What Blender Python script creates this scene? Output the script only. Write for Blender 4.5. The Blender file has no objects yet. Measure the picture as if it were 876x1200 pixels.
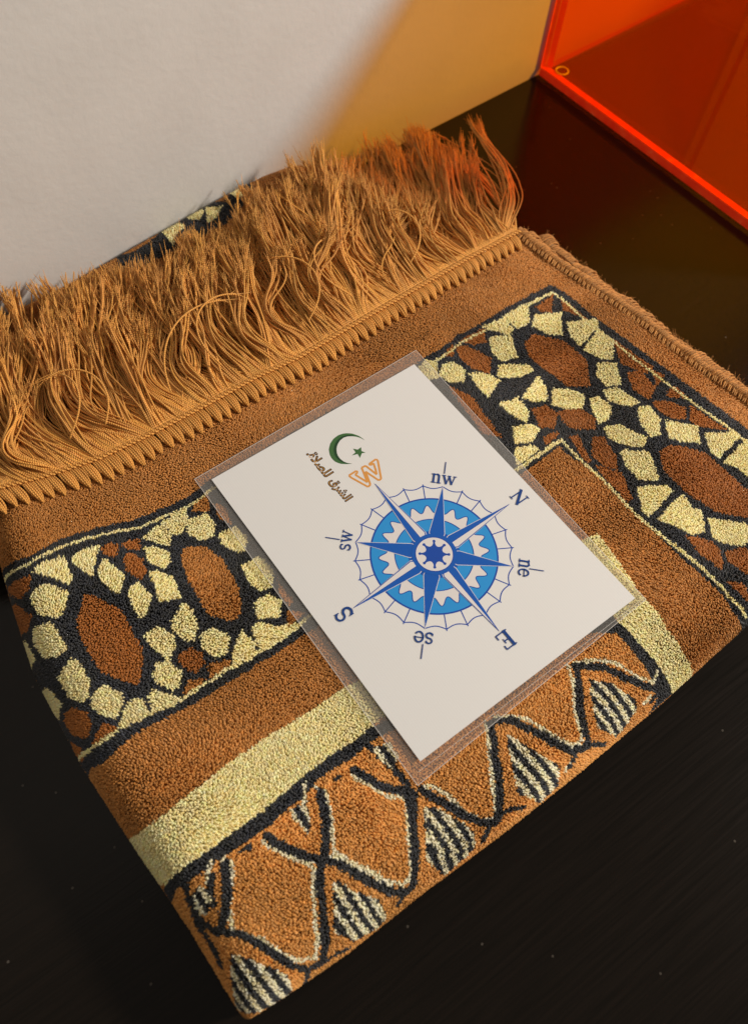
import bpy, math, random
import numpy as np
from mathutils import Matrix, Vector

random.seed(7)
rng = np.random.default_rng(7)
sc = bpy.context.scene
COL = sc.collection

# ------------------------------------------------------------------ camera
H = 0.035                      # height of the top of the folded rug above the table
CZ = 0.2864 + H                # camera height
F_PX = 950.0
M = np.array([[0.81832, -0.48559, 0.30749],
              [-0.57300, -0.73111, 0.37034],
              [0.04498, -0.47924, -0.87653]])   # columns: photo right, photo down, viewing direction
cam_d = bpy.data.cameras.new('camera')
cam = bpy.data.objects.new('camera', cam_d)
COL.objects.link(cam)
cam.matrix_world = Matrix(((M[0, 0], -M[0, 1], -M[0, 2], 0), (M[1, 0], -M[1, 1], -M[1, 2], 0),
                           (M[2, 0], -M[2, 1], -M[2, 2], CZ), (0, 0, 0, 1)))
cam_d.sensor_fit = 'HORIZONTAL'
cam_d.sensor_width = 36
cam_d.lens = 36 * F_PX / 876
cam_d.clip_start = 0.005
cam_d.clip_end = 50
cam_d.dof.use_dof = True
cam_d.dof.focus_distance = 0.335
cam_d.dof.aperture_fstop = 15
sc.camera = cam

# ------------------------------------------------------------------ light
w = bpy.data.worlds.new('World')
sc.world = w
w.use_nodes = True
w.node_tree.nodes['Background'].inputs[0].default_value = (1.0, 0.90, 0.78, 1)
w.node_tree.nodes['Background'].inputs[1].default_value = 0.21

def lamp(name, loc, target, size, power, color):
    d = bpy.data.lights.new(name, 'AREA')
    d.shape = 'DISK'
    d.size = size
    d.energy = power
    d.color = color
    o = bpy.data.objects.new(name, d)
    COL.objects.link(o)
    o.location = loc
    o.rotation_euler = (Vector(target) - Vector(loc)).to_track_quat('-Z', 'Y').to_euler()
    return o

key_dir = Vector((1.0, -0.62, 0.80)).normalized()
key_at = Vector((0.12, 0.15, 0.03))
lamp('room_lamp', key_at + key_dir * 1.5, key_at, 0.17, 24.5, (1.0, 0.91, 0.80))

sc.view_settings.view_transform = 'Standard'
sc.view_settings.look = 'None'
sc.view_settings.exposure = 0
sc.view_settings.gamma = 1
sc.render.engine = 'CYCLES'
sc.cycles.use_denoising = True
sc.cycles.max_bounces = 10
sc.cycles.transparent_max_bounces = 24
sc.cycles.caustics_reflective = False
sc.cycles.caustics_refractive = False

# ------------------------------------------------------------------ tracing helpers
CAM = np.array([0, 0, CZ])
def pix(p, h):
    """point where the sight line of photo pixel p meets the level z = h"""
    r = M @ np.array([p[0] - 438, p[1] - 600, F_PX])
    return CAM + r * ((h - CZ) / r[2])
def proj(P):
    q = (P - CAM) @ M
    return np.stack([438 + F_PX * q[..., 0] / q[..., 2], 600 + F_PX * q[..., 1] / q[..., 2]], -1)

# ------------------------------------------------------------------ object helpers
def mesh_np(name, verts, faces, mat, parent=None, color=None, uv=None, smooth=True, matidx=None):
    """faces: list of int arrays (n,k) (k may differ between arrays)"""
    me = bpy.data.meshes.new(name)
    verts = np.asarray(verts, np.float32)
    if not isinstance(faces, list):
        faces = [faces]
    if faces and isinstance(faces[0], (list, tuple)) and np.ndim(faces[0][0]) == 0:
        faces = [faces]
    faces = [np.asarray(f, np.int32) for f in faces if len(f)]
    loops = np.concatenate([f.ravel() for f in faces])
    sizes = np.concatenate([np.full(len(f), f.shape[1], np.int32) for f in faces])
    starts = np.concatenate([[0], np.cumsum(sizes)[:-1]]).astype(np.int32)
    me.vertices.add(len(verts)); me.vertices.foreach_set('co', verts.ravel())
    me.loops.add(len(loops)); me.loops.foreach_set('vertex_index', loops)
    me.polygons.add(len(sizes)); me.polygons.foreach_set('loop_start', starts)
    me.polygons.foreach_set('loop_total', sizes)
    if matidx is not None:
        me.polygons.foreach_set('material_index', np.asarray(matidx, np.int32))
    me.update(calc_edges=True)
    me.polygons.foreach_set('use_smooth', np.full(len(sizes), smooth))
    if color is not None:
        a = me.color_attributes.new('tone', 'FLOAT_COLOR', 'POINT')
        c = np.ones((len(verts), 4), np.float32); c[:, :3] = color
        a.data.foreach_set('color', c.ravel())
    if uv is not None:
        l = me.uv_layers.new(name='UVMap')
        l.data.foreach_set('uv', np.asarray(uv, np.float32)[loops].ravel())
    for m in (mat if isinstance(mat, list) else [mat]):
        me.materials.append(m)
    o = bpy.data.objects.new(name, me)
    COL.objects.link(o)
    if parent:
        o.parent = parent
    return o

def thing(name, label, cat, loc=(0, 0, 0)):
    o = bpy.data.objects.new(name, None)
    COL.objects.link(o)
    o.location = loc
    o.empty_display_size = 0.02
    o['label'] = label
    o['category'] = cat
    return o

def keep(o, parent):
    """parent without moving"""
    o.parent = parent
    o.matrix_parent_inverse = Matrix.Translation(parent.location).inverted()
    return o

def tubes(paths, radii, sides=5, flat=1.0, seed_up=(0.13, 0.21, 1.0)):
    """paths (N,P,3), radii (N,P) -> verts, faces, uv(angle, length in mm), per-vertex path index"""
    paths = np.asarray(paths, float); N, P, _ = paths.shape
    radii = np.broadcast_to(np.asarray(radii, float), (N, P))
    T = np.gradient(paths, axis=1)
    T /= np.linalg.norm(T, axis=2, keepdims=True) + 1e-12
    up = np.array(seed_up); up = up / np.linalg.norm(up)
    A = np.cross(T, up); A /= np.linalg.norm(A, axis=2, keepdims=True) + 1e-9
    B = np.cross(A, T)
    th = np.arange(sides) * 2 * np.pi / sides
    V = paths[:, :, None, :] + radii[:, :, None, None] * (np.cos(th)[None, None, :, None] * A[:, :, None, :] +
                                                     flat * np.sin(th)[None, None, :, None] * B[:, :, None, :])
    idx = np.arange(N * P * sides).reshape(N, P, sides)
    a = idx[:, :-1, :]; b = np.roll(idx, -1, axis=2)[:, :-1, :]
    c = np.roll(idx, -1, axis=2)[:, 1:, :]; d = idx[:, 1:, :]
    Fq = np.stack([a, b, c, d], -1).reshape(-1, 4)
    L = np.concatenate([np.zeros((N, 1)), np.cumsum(np.linalg.norm(np.diff(paths, axis=1), axis=2), 1)], 1) * 1000
    uv = np.stack([np.broadcast_to(th / (2 * np.pi), (N, P, sides)),
                   np.broadcast_to(L[:, :, None], (N, P, sides))], -1).reshape(-1, 2)
    pid = np.broadcast_to(np.arange(N)[:, None, None], (N, P, sides)).ravel()
    return V.reshape(-1, 3), Fq, uv, pid

# ------------------------------------------------------------------ materials
def mat(name, base=(0.5, 0.5, 0.5), rough=0.6, spec=0.5, **kw):
    m = bpy.data.materials.new(name)
    m.use_nodes = True
    p = m.node_tree.nodes['Principled BSDF']
    p.inputs['Base Color'].default_value = (*base, 1)
    p.inputs['Roughness'].default_value = rough
    p.inputs['Specular IOR Level'].default_value = spec
    for k, v in kw.items():
        p.inputs[k].default_value = v
    return m, m.node_tree, p
def N(nt, t, **kw):
    n = nt.nodes.new(t)
    for k, v in kw.items():
        setattr(n, k, v)
    return n
def ramp(nt, stops):
    r = N(nt, 'ShaderNodeValToRGB')
    e = r.color_ramp.elements
    e[0].position, e[0].color = stops[0][0], (*stops[0][1], 1)
    e[1].position, e[1].color = stops[-1][0], (*stops[-1][1], 1)
    for p, c in stops[1:-1]:
        x = e.new(p); x.color = (*c, 1)
    return r

# wool pile: colour of each tuft from the weave, a little fibre variation and sheen
m_pile, nt, p = mat('wool_pile', rough=0.5, spec=0.4)
p.inputs['Sheen Weight'].default_value = 0.08
p.inputs['Sheen Roughness'].default_value = 0.4
p.inputs['Sheen Tint'].default_value = (1, .8, .6, 1)
at = N(nt, 'ShaderNodeAttribute', attribute_name='tone')
tc = N(nt, 'ShaderNodeTexCoord')
nz = N(nt, 'ShaderNodeTexNoise'); nz.inputs['Scale'].default_value = 2600; nz.inputs['Detail'].default_value = 2
nt.links.new(tc.outputs['Object'], nz.inputs['Vector'])
rp = ramp(nt, [(0.3, (.78, .76, .74)), (0.7, (1.2, 1.2, 1.2))])
nt.links.new(nz.outputs['Fac'], rp.inputs[0])
mx = N(nt, 'ShaderNodeMix', data_type='RGBA', blend_type='MULTIPLY'); mx.inputs[0].default_value = 1
nt.links.new(at.outputs['Color'], mx.inputs[6]); nt.links.new(rp.outputs[0], mx.inputs[7])
nt.links.new(mx.outputs[2], p.inputs['Base Color'])
bm_ = N(nt, 'ShaderNodeBump'); bm_.inputs['Strength'].default_value = 0.5; bm_.inputs['Distance'].default_value = 0.0003
nt.links.new(nz.outputs['Fac'], bm_.inputs['Height']); nt.links.new(bm_.outputs[0], p.inputs['Normal'])

def yarn_material(name, rough, tint=(1, 1, 1), pitch=1.9, sheen=0.2):
    """two ply twisted yarn: diagonal ply stripes from the strand's own uv"""
    m, nt, p = mat(name, rough=rough, spec=0.35)
    p.inputs['Sheen Weight'].default_value = sheen
    p.inputs['Sheen Tint'].default_value = (1, .8, .55, 1)
    at = N(nt, 'ShaderNodeAttribute', attribute_name='tone')
    uv = N(nt, 'ShaderNodeUVMap')
    sp = N(nt, 'ShaderNodeSeparateXYZ'); nt.links.new(uv.outputs[0], sp.inputs[0])
    a = N(nt, 'ShaderNodeMath', operation='MULTIPLY'); a.inputs[1].default_value = 4 * math.pi
    nt.links.new(sp.outputs[0], a.inputs[0])
    b = N(nt, 'ShaderNodeMath', operation='MULTIPLY'); b.inputs[1].default_value = 2 * math.pi / (pitch / 2)
    nt.links.new(sp.outputs[1], b.inputs[0])
    c = N(nt, 'ShaderNodeMath', operation='ADD'); nt.links.new(a.outputs[0], c.inputs[0]); nt.links.new(b.outputs[0], c.inputs[1])
    s = N(nt, 'ShaderNodeMath', operation='SINE'); nt.links.new(c.outputs[0], s.inputs[0])
    r = ramp(nt, [(0, (.66, .6, .55)), (0.6, (1.05, 1.05, 1.05))])
    mr = N(nt, 'ShaderNodeMapRange'); mr.inputs[1].default_value = -1; nt.links.new(s.outputs[0], mr.inputs[0])
    nt.links.new(mr.outputs[0], r.inputs[0])
    mx = N(nt, 'ShaderNodeMix', data_type='RGBA', blend_type='MULTIPLY'); mx.inputs[0].default_value = 0.55
    nt.links.new(at.outputs['Color'], mx.inputs[6]); nt.links.new(r.outputs[0], mx.inputs[7])
    nt.links.new(mx.outputs[2], p.inputs['Base Color'])
    bp = N(nt, 'ShaderNodeBump'); bp.inputs['Strength'].default_value = 0.5; bp.inputs['Distance'].default_value = 0.0003
    nt.links.new(s.outputs[0], bp.inputs['Height']); nt.links.new(bp.outputs[0], p.inputs['Normal'])
    return m
m_yarn = yarn_material('twisted_yarn', 0.55)
m_thread = yarn_material('stitch_thread', 0.6, pitch=1.4)

# flat woven heading under the fringe
m_weave, nt, p = mat('flat_weave', rough=0.85, spec=0.2)
tc = N(nt, 'ShaderNodeTexCoord')
wv = N(nt, 'ShaderNodeTexWave', wave_type='BANDS', bands_direction='X'); wv.inputs['Scale'].default_value = 300
wv.inputs['Distortion'].default_value = 0.6; wv.inputs['Detail'].default_value = 1
nt.links.new(tc.outputs['Object'], wv.inputs['Vector'])
r = ramp(nt, [(0.2, (.05, .018, .006)), (0.8, (.33, .16, .07))])
nt.links.new(wv.outputs['Fac'], r.inputs[0]); nt.links.new(r.outputs[0], p.inputs['Base Color'])

m_backing, nt, p = mat('rug_backing', (.05, .02, .008), 0.9, 0.1)

# painted wall
m_wall, nt, p = mat('painted_wall', (.66, .645, .625), 0.55, 0.3)
tc = N(nt, 'ShaderNodeTexCoord')
n1 = N(nt, 'ShaderNodeTexNoise'); n1.inputs['Scale'].default_value = 260; n1.inputs['Detail'].default_value = 5
n2 = N(nt, 'ShaderNodeTexNoise'); n2.inputs['Scale'].default_value = 28; n2.inputs['Detail'].default_value = 3
for n in (n1, n2): nt.links.new(tc.outputs['Object'], n.inputs['Vector'])
ad = N(nt, 'ShaderNodeMath', operation='MULTIPLY_ADD'); ad.inputs[1].default_value = 0.9
nt.links.new(n2.outputs['Fac'], ad.inputs[0]); nt.links.new(n1.outputs['Fac'], ad.inputs[2])
bp = N(nt, 'ShaderNodeBump'); bp.inputs['Strength'].default_value = 0.16; bp.inputs['Distance'].default_value = 0.0012
nt.links.new(ad.outputs[0], bp.inputs['Height']); nt.links.new(bp.outputs[0], p.inputs['Normal'])
r = ramp(nt, [(0.35, (.635, .62, .60)), (0.65, (.665, .65, .63))])
nt.links.new(n2.outputs['Fac'], r.inputs[0]); nt.links.new(r.outputs[0], p.inputs['Base Color'])

# black stained wood
m_table, nt, p = mat('black_wood', (.012, .010, .008), 0.38, 0.24)
tc = N(nt, 'ShaderNodeTexCoord')
mp = N(nt, 'ShaderNodeMapping'); mp.inputs['Rotation'].default_value = (0, 0, math.radians(-4)); mp.inputs['Scale'].default_value = (9, 260, 1)
nt.links.new(tc.outputs['Object'], mp.inputs[0])
n1 = N(nt, 'ShaderNodeTexNoise'); n1.inputs['Scale'].default_value = 3; n1.inputs['Detail'].default_value = 6; n1.inputs['Distortion'].default_value = 0.4
nt.links.new(mp.outputs[0], n1.inputs['Vector'])
r = ramp(nt, [(0.3, (.0042, .0030, .0019)), (0.75, (.0085, .0055, .0036))])
nt.links.new(n1.outputs['Fac'], r.inputs[0])
# dust specks
vo = N(nt, 'ShaderNodeTexVoronoi', feature='F1', voronoi_dimensions='2D'); vo.inputs['Scale'].default_value = 110
nt.links.new(tc.outputs['Object'], vo.inputs['Vector'])
lt = N(nt, 'ShaderNodeMath', operation='LESS_THAN'); lt.inputs[1].default_value = 0.05
nt.links.new(vo.outputs['Distance'], lt.inputs[0])
sx = N(nt, 'ShaderNodeSeparateColor'); nt.links.new(vo.outputs['Color'], sx.inputs[0])
gt = N(nt, 'ShaderNodeMath', operation='GREATER_THAN'); gt.inputs[1].default_value = 0.93
nt.links.new(sx.outputs[0], gt.inputs[0])
ml = N(nt, 'ShaderNodeMath', operation='MULTIPLY'); nt.links.new(lt.outputs[0], ml.inputs[0]); nt.links.new(gt.outputs[0], ml.inputs[1])
ml2 = N(nt, 'ShaderNodeMath', operation='MULTIPLY'); nt.links.new(ml.outputs[0], ml2.inputs[0]); nt.links.new(n1.outputs['Fac'], ml2.inputs[1])
mx = N(nt, 'ShaderNodeMix', data_type='RGBA'); nt.links.new(ml2.outputs[0], mx.inputs[0])
nt.links.new(r.outputs[0], mx.inputs[6]); mx.inputs[7].default_value = (.11, .095, .08, 1)
nt.links.new(mx.outputs[2], p.inputs['Base Color'])
rr = N(nt, 'ShaderNodeMapRange'); rr.inputs[3].default_value = 0.13; rr.inputs[4].default_value = 0.24
nt.links.new(n1.outputs['Fac'], rr.inputs[0]); nt.links.new(rr.outputs[0], p.inputs['Roughness'])
bp = N(nt, 'ShaderNodeBump'); bp.inputs['Strength'].default_value = 0.10; bp.inputs['Distance'].default_value = 0.0004
nt.links.new(n1.outputs['Fac'], bp.inputs['Height']); nt.links.new(bp.outputs[0], p.inputs['Normal'])

def clear_sheet(name, trans, diff, diff_fac, ior=1.49, rough=0.03, glow=None, glow_s=0):
    m = bpy.data.materials.new(name); m.use_nodes = True
    nt = m.node_tree; nt.nodes.clear()
    out = N(nt, 'ShaderNodeOutputMaterial')
    t = N(nt, 'ShaderNodeBsdfTransparent'); t.inputs[0].default_value = (*trans, 1)
    d = N(nt, 'ShaderNodeBsdfDiffuse'); d.inputs[0].default_value = (*diff, 1)
    g = N(nt, 'ShaderNodeBsdfGlossy'); g.inputs['Roughness'].default_value = rough
    fr = N(nt, 'ShaderNodeFresnel')
    ge = N(nt, 'ShaderNodeNewGeometry')
    io = N(nt, 'ShaderNodeMapRange'); io.inputs[3].default_value = ior; io.inputs[4].default_value = 1 / ior
    nt.links.new(ge.outputs['Backfacing'], io.inputs[0]); nt.links.new(io.outputs[0], fr.inputs[0])
    a = N(nt, 'ShaderNodeMixShader'); a.inputs[0].default_value = diff_fac
    b = N(nt, 'ShaderNodeMixShader')
    nt.links.new(t.outputs[0], a.inputs[1]); nt.links.new(d.outputs[0], a.inputs[2])
    nt.links.new(fr.outputs[0], b.inputs[0]); nt.links.new(a.outputs[0], b.inputs[1]); nt.links.new(g.outputs[0], b.inputs[2])
    last = b
    if glow:        # added emission imitates the glow of fluorescent plastic under the lamp
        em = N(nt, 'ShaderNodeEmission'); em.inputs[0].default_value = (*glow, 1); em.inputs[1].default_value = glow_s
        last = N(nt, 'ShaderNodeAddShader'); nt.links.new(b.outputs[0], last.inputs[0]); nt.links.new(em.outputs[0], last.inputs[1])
    nt.links.new(last.outputs[0], out.inputs[0])
    return m
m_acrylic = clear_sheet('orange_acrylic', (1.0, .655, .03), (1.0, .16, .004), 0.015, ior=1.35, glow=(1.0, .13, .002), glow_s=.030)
m_edge, nt, p = mat('acrylic_cut_edge', (1.0, .045, .008), 0.35, 0.5)
p.inputs['Subsurface Weight'].default_value = 0.0
tc = N(nt, 'ShaderNodeTexCoord')
nz = N(nt, 'ShaderNodeTexNoise'); nz.inputs['Scale'].default_value = 180; nz.inputs['Detail'].default_value = 4
nt.links.new(tc.outputs['Object'], nz.inputs['Vector'])
r = ramp(nt, [(0.35, (.9, .03, .006)), (0.62, (1.0, .06, .012)), (0.75, (1, .16, .05))])
nt.links.new(nz.outputs['Fac'], r.inputs[0]); nt.links.new(r.outputs[0], p.inputs['Base Color'])
nt.links.new(r.outputs[0], p.inputs['Emission Color']); p.inputs['Emission Strength'].default_value = 0.16  # emission added to imitate fluorescent edge glow and tint the wall and table
m_foot = clear_sheet('clear_rubber', (.9, .6, .4), (1, .85, .7), 0.9)
m_film = clear_sheet('clear_plastic', (.97, .965, .955), (.85, .82, .78), 0.06, 1.45, 0.08)
m_seam = clear_sheet('plastic_seam', (.8, .8, .8), (.95, .92, .88), 0.5, 1.5, 0.15)

m_paper, nt, p = mat('photo_paper', (.70, .68, .655), 0.5, 0.3)
tc = N(nt, 'ShaderNodeTexCoord')
wv = N(nt, 'ShaderNodeTexWave', bands_direction='X'); wv.inputs['Scale'].default_value = 320; wv.inputs['Distortion'].default_value = .2
nt.links.new(tc.outputs['Object'], wv.inputs['Vector'])
r = ramp(nt, [(0, (.690, .695, .695)), (1, (.708, .713, .713))])
nt.links.new(wv.outputs['Fac'], r.inputs[0]); nt.links.new(r.outputs[0], p.inputs['Base Color'])
def ink(name, c): return mat(name, c, 0.45, 0.3)[0]
ink_dark = ink('ink_dark_blue', (.006, .060, .36))
ink_ray = ink('ink_ray_blue', (.003, .090, .43))
ink_mid = ink('ink_sky_blue', (.022, .27, .66))
ink_navy = ink('ink_navy', (.006, .022, .17))
ink_letter = ink('ink_letter_blue', (.004, .045, .22))
ink_white = ink('ink_pale', (.68, .655, .66))
ink_green = ink('ink_green', (.045, .13, .04))
ink_green2 = ink('ink_dark_green', (.012, .05, .018))
ink_gold = ink('ink_gold', (.72, .36, .06))
ink_orange = ink('ink_orange', (.66, .30, .07))
ink_black = ink('ink_black', (.02, .006, .006))

# ------------------------------------------------------------------ the setting
w0 = np.array([0.24556, 0.33253]); wd = np.array([0.99717, 0.07521]); wn = np.array([0.07521, -0.99717])
def wall_y(x): return w0[1] + (x - w0[0]) * wd[1] / wd[0]
def on_wall(s, z, out=0.0):
    q = w0 + wd * s + wn * out
    return np.array([q[0], q[1], z])
t_ = 0.05
wv_ = [on_wall(-1.6, -.05), on_wall(1.8, -.05), on_wall(1.8, 1.6), on_wall(-1.6, 1.6),
       on_wall(-1.6, -.05, -t_), on_wall(1.8, -.05, -t_), on_wall(1.8, 1.6, -t_), on_wall(-1.6, 1.6, -t_)]
wf = [[0, 1, 2, 3], [5, 4, 7, 6], [4, 0, 3, 7], [1, 5, 6, 2], [3, 2, 6, 7], [4, 5, 1, 0]]
wall = mesh_np('wall', wv_, wf, m_wall, smooth=False); wall['kind'] = 'structure'
a, b = on_wall(-1.2, 0, 0.0006), on_wall(1.4, 0, 0.0006)
c, d = on_wall(1.4, 0, .75), on_wall(-1.2, 0, .75)
tv = [a, b, c, d] + [q - np.array([0, 0, .03]) for q in (a, b, c, d)]
table = mesh_np('table_top', tv, [[3, 2, 1, 0], [4, 5, 6, 7], [0, 1, 5, 4], [1, 2, 6, 5], [2, 3, 7, 6], [3, 0, 4, 7]], m_table, smooth=False)
table['kind'] = 'structure'

# ------------------------------------------------------------------ rug shape
rug = thing('prayer_rug', 'folded brown, cream and black patterned prayer rug with long fringe on the table', 'rug', (0.1, 0.1, 0))
RAD = 0.0165
FSH = 0.0030
HB = H - 0.0022                     # level of the woven ground the pile stands on
XL0, YF0 = -0.034, -0.004
cu, cv = XL0 + RAD, YF0 + RAD
def smooth_interp(x, xp, fp):
    return np.interp(x, xp, fp)
def wobL(v): return smooth_interp(v, [0, .03, .05, .07, .10, .14, .175, .205, .24], [-.0315, -.0328, -.0345, -.0365, -.0388, -.039, -.034, -.0285, -.024]) - XL0
def wobF(u): return smooth_interp(u, [-.035, -.02, .003, .035, .07, .11, .15, .17, .2, .27], [-.0010, -.0024, -.0038, -.0036, -.0045, -.0042, -.0030, -.0018, 0, .004]) - YF0 + FSH
def right_x(v): return np.interp(v, [0, .04, .0798, .1015, .1406, .1695, .1925, .215], [.2800, .2785, .2745, .2700, .2655, .2595, .2552, .2535])
def stitch_y(u): return np.interp(u, [-.04, -.0188, .0006, .0212, .0426, .0691, .0954, .1172, .159, .183, .22, .256], [.214, .211, .2057, .202, .2013, .2018, .203, .2022, .2055, .207, .2094, .2105])
def S(u, v, lift=0.0):
    u = np.asarray(u, float); v = np.asarray(v, float)
    su = np.maximum(cu - u, 0); sv = np.maximum(cv - v, 0)
    Ru = RAD; tu = np.minimum(su / Ru, np.pi * .98); tv = np.minimum(sv / Ru, np.pi * .98)
    r = RAD + lift
    x = np.where(su > 0, cu - r * np.sin(tu), u); y = np.where(sv > 0, cv - r * np.sin(tv), v)
    du = RAD - r * np.cos(tu); dv = RAD - r * np.cos(tv)
    du0 = RAD * (1 - np.cos(tu)); dv0 = RAD * (1 - np.cos(tv))
    drop = np.sqrt(du0 ** 2 + dv0 ** 2)
    wgt_u = np.exp(-np.maximum(x - cu, 0) / .025); wgt_v = np.exp(-np.maximum(y - cv, 0) / .025)
    x2 = x + wobL(np.clip(y, 0, .24)) * wgt_u; y2 = y + wobF(np.clip(x, -.035, .27)) * wgt_v
    up = np.clip((np.cos(tu) * np.cos(tv)), -1, 1)
    z = HB - drop + lift * up
    z = z - 0.0006 * (1 + np.sin(u * 38 + 1) * np.cos(v * 31 + 2)) * np.exp(-drop / .01)
    # gentle sag towards the right edge and the near right corner
    z = z - 0.0012 * np.clip((u - .235) / .04, 0, 1) ** 2
    z = np.maximum(z, 0.0012 + 0 * z)
    return np.stack([x2, y2, z], -1)
U_MIN = cu - RAD * 2.7; V_MIN = cv - RAD * 2.7

# reference grid to bring traced photo points onto the rug's own (u, v) weave coordinates
gu, gv = np.meshgrid(np.arange(cu - RAD * 1.62, .30, .0012), np.arange(cv - RAD * 1.62, .225, .0012))
gu = gu.ravel(); gv = gv.ravel()
gP = proj(S(gu, gv, 0.0018))
def to_uv(pts):
    pts = np.array(pts, float)
    k = np.array([np.argmin((gP[:, 0] - p[0]) ** 2 + (gP[:, 1] - p[1]) ** 2) for p in pts])
    q = np.stack([gu[k], gv[k]], 1)
    h = 2e-4
    for _ in range(2):
        f0 = proj(S(q[:, 0], q[:, 1], .0018)); fu = (proj(S(q[:, 0] + h, q[:, 1], .0018)) - f0) / h; fv = (proj(S(q[:, 0], q[:, 1] + h, .0018)) - f0) / h
        r_ = pts - f0; det = fu[:, 0] * fv[:, 1] - fu[:, 1] * fv[:, 0]
        det = np.where(np.abs(det) < 1e4, 1e12, det)
        q = q + np.stack([(r_[:, 0] * fv[:, 1] - r_[:, 1] * fv[:, 0]) / det, (fu[:, 0] * r_[:, 1] - fu[:, 1] * r_[:, 0]) / det], 1).clip(-.0008, .0008)
    return q

def inside(poly, x, y):
    res = np.zeros(len(x), bool)
    bb = (x > poly[:, 0].min()) & (x < poly[:, 0].max()) & (y > poly[:, 1].min()) & (y < poly[:, 1].max())
    ii = np.nonzero(bb)[0]
    if not len(ii): return res
    X, Y = x[ii], y[ii]; r = np.zeros(len(ii), bool)
    n = len(poly)
    for i in range(n):
        x1, y1 = poly[i]; x2, y2 = poly[(i + 1) % n]
        if y1 == y2: continue
        c = ((y1 > Y) != (y2 > Y)) & (X < (x2 - x1) * (Y - y1) / (y2 - y1) + x1)
        r ^= c
    res[ii] = r
    return res
def near(line, x, y, wd_):
    res = np.zeros(len(x), bool)
    for (x1, y1), (x2, y2) in zip(line[:-1], line[1:]):
        dx, dy = x2 - x1, y2 - y1; L = dx * dx + dy * dy + 1e-12
        t = np.clip(((x - x1) * dx + (y - y1) * dy) / L, 0, 1)
        res |= np.hypot(x - x1 - t * dx, y - y1 - t * dy) < wd_ / 2
    return res

# woven colours
BROWN, RUST, CREAM, BLACK, ORANGE, PALE = 0, 1, 2, 3, 4, 5
PAL = np.array([[.52, .220, .050], [.40, .136, .023], [.99, .855, .44], [.034, .037, .043], [.74, .345, .088], [.92, .85, .60]])

Z2 = (0, 560, 1.991); ZA = (0, 560, 3.53); Z3 = (440, 300, 2.009); Z4 = (160, 780, 2.19); Z5 = (460, 660, 2.106); ZE = (680, 560, 4.469)
PX = (0, 0, 1)
OPS = []          # (kind, frame, points, colour, width_mm)
def P_(fr, pts, c): OPS.append(('p', fr, pts, c, 0))
def L_(fr, pts, c, wmm): OPS.append(('l', fr, pts, c, wmm))

# --- ornamented border, left run and right run (black ground)
P_(PX, [(-60, 705), (0, 672), (30, 660), (65, 641), (105, 626), (165, 606), (200, 592), (241, 569), (330, 520), (430, 462), (500, 420), (645, 337), (700, 375), (760, 418),
        (876, 508), (960, 575), (990, 830), (876, 745), (860, 715), (840, 690), (800, 655), (768, 622), (730, 585), (690, 548), (655, 526), (600, 560), (500, 640), (367, 735), (300, 773), (226, 825), (165, 862), (110, 904), (90, 925), (0, 800)], BLACK)
L_(PX, [(-10, 688), (0, 684), (30, 667), (65, 649), (105, 634), (165, 614), (203, 599), (241, 578), (330, 528), (430, 470), (502, 428), (645, 343), (700, 383), (760, 430), (800, 462), (876, 520), (930, 565)], CREAM, 1.25)
L_(PX, [(-60, 705), (0, 674), (30, 660), (65, 641), (105, 626), (165, 606), (200, 592), (241, 569), (330, 520), (430, 462), (500, 420), (645, 336), (700, 374), (760, 418), (876, 508)], BLACK, 2.1)
L_(PX, [(80, 905), (103, 884), (145, 857), (200, 827), (261, 782), (321, 749), (362, 722), (480, 645), (600, 553), (658, 518), (694, 550), (739, 594), (769, 620), (800, 647), (838, 680), (876, 722)], CREAM, 1.35)
def cells(fr, lst, c):
    for q in lst:
        a_ = np.array(q, float); m_ = (a_.min(0) + a_.max(0)) / 2
        ext = np.maximum((a_.max(0) - a_.min(0)) / 2, 8)
        P_(fr, [tuple(v_) for v_ in m_ + (a_ - m_) * (1 + fr[2] * (.45 if fr is Z3 else 1.25) * (1.0 if c == CREAM else .7) / ext)], c)
cells(ZA, [
 [(125,410),(165,375),(255,345),(290,420),(275,445),(210,425)], [(290,355),(330,320),(405,295),(385,380),(375,415),(340,395)],
 [(135,475),(190,450),(275,480),(260,540),(240,580),(165,565),(130,510)], [(405,375),(430,350),(500,410),(490,475),(470,470),(410,425)],
 [(525,470),(560,440),(615,490),(605,560),(580,575),(545,530)], [(605,400),(640,390),(700,420),(735,490),(700,505),(650,510),(625,450)],
 [(587,290),(630,280),(690,310),(690,350),(660,378),(600,350)], [(575,240),(660,185),(710,230),(695,280),(640,260)],
 [(670,180),(770,110),(775,170),(750,230),(720,230)], [(150,620),(210,600),(250,640),(285,700),(250,725),(190,730),(150,680)],
 [(250,815),(300,740),(345,770),(380,840),(375,900),(345,920),(290,890)], [(395,900),(440,855),(515,890),(520,940),(490,1005),(430,985),(390,940)],
 [(515,1045),(530,960),(575,910),(600,915),(640,985),(600,1010)], [(620,900),(640,865),(720,890),(750,900),(735,940),(650,970)],
 [(635,800),(650,750),(690,740),(750,790),(745,840),(720,865),(650,830)], [(598,640),(660,608),(720,640),(725,690),(700,735),(650,700)],
 [(710,590),(745,515),(790,550),(815,600),(800,660),(770,660),(715,620)],
 [(0,600),(25,620),(55,690),(45,700),(10,640)], [(75,685),(115,680),(155,740),(140,800),(120,790),(85,730)], [(165,880),(205,855),(260,925),(250,1000),(225,990),(190,930)]], CREAM)
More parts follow.
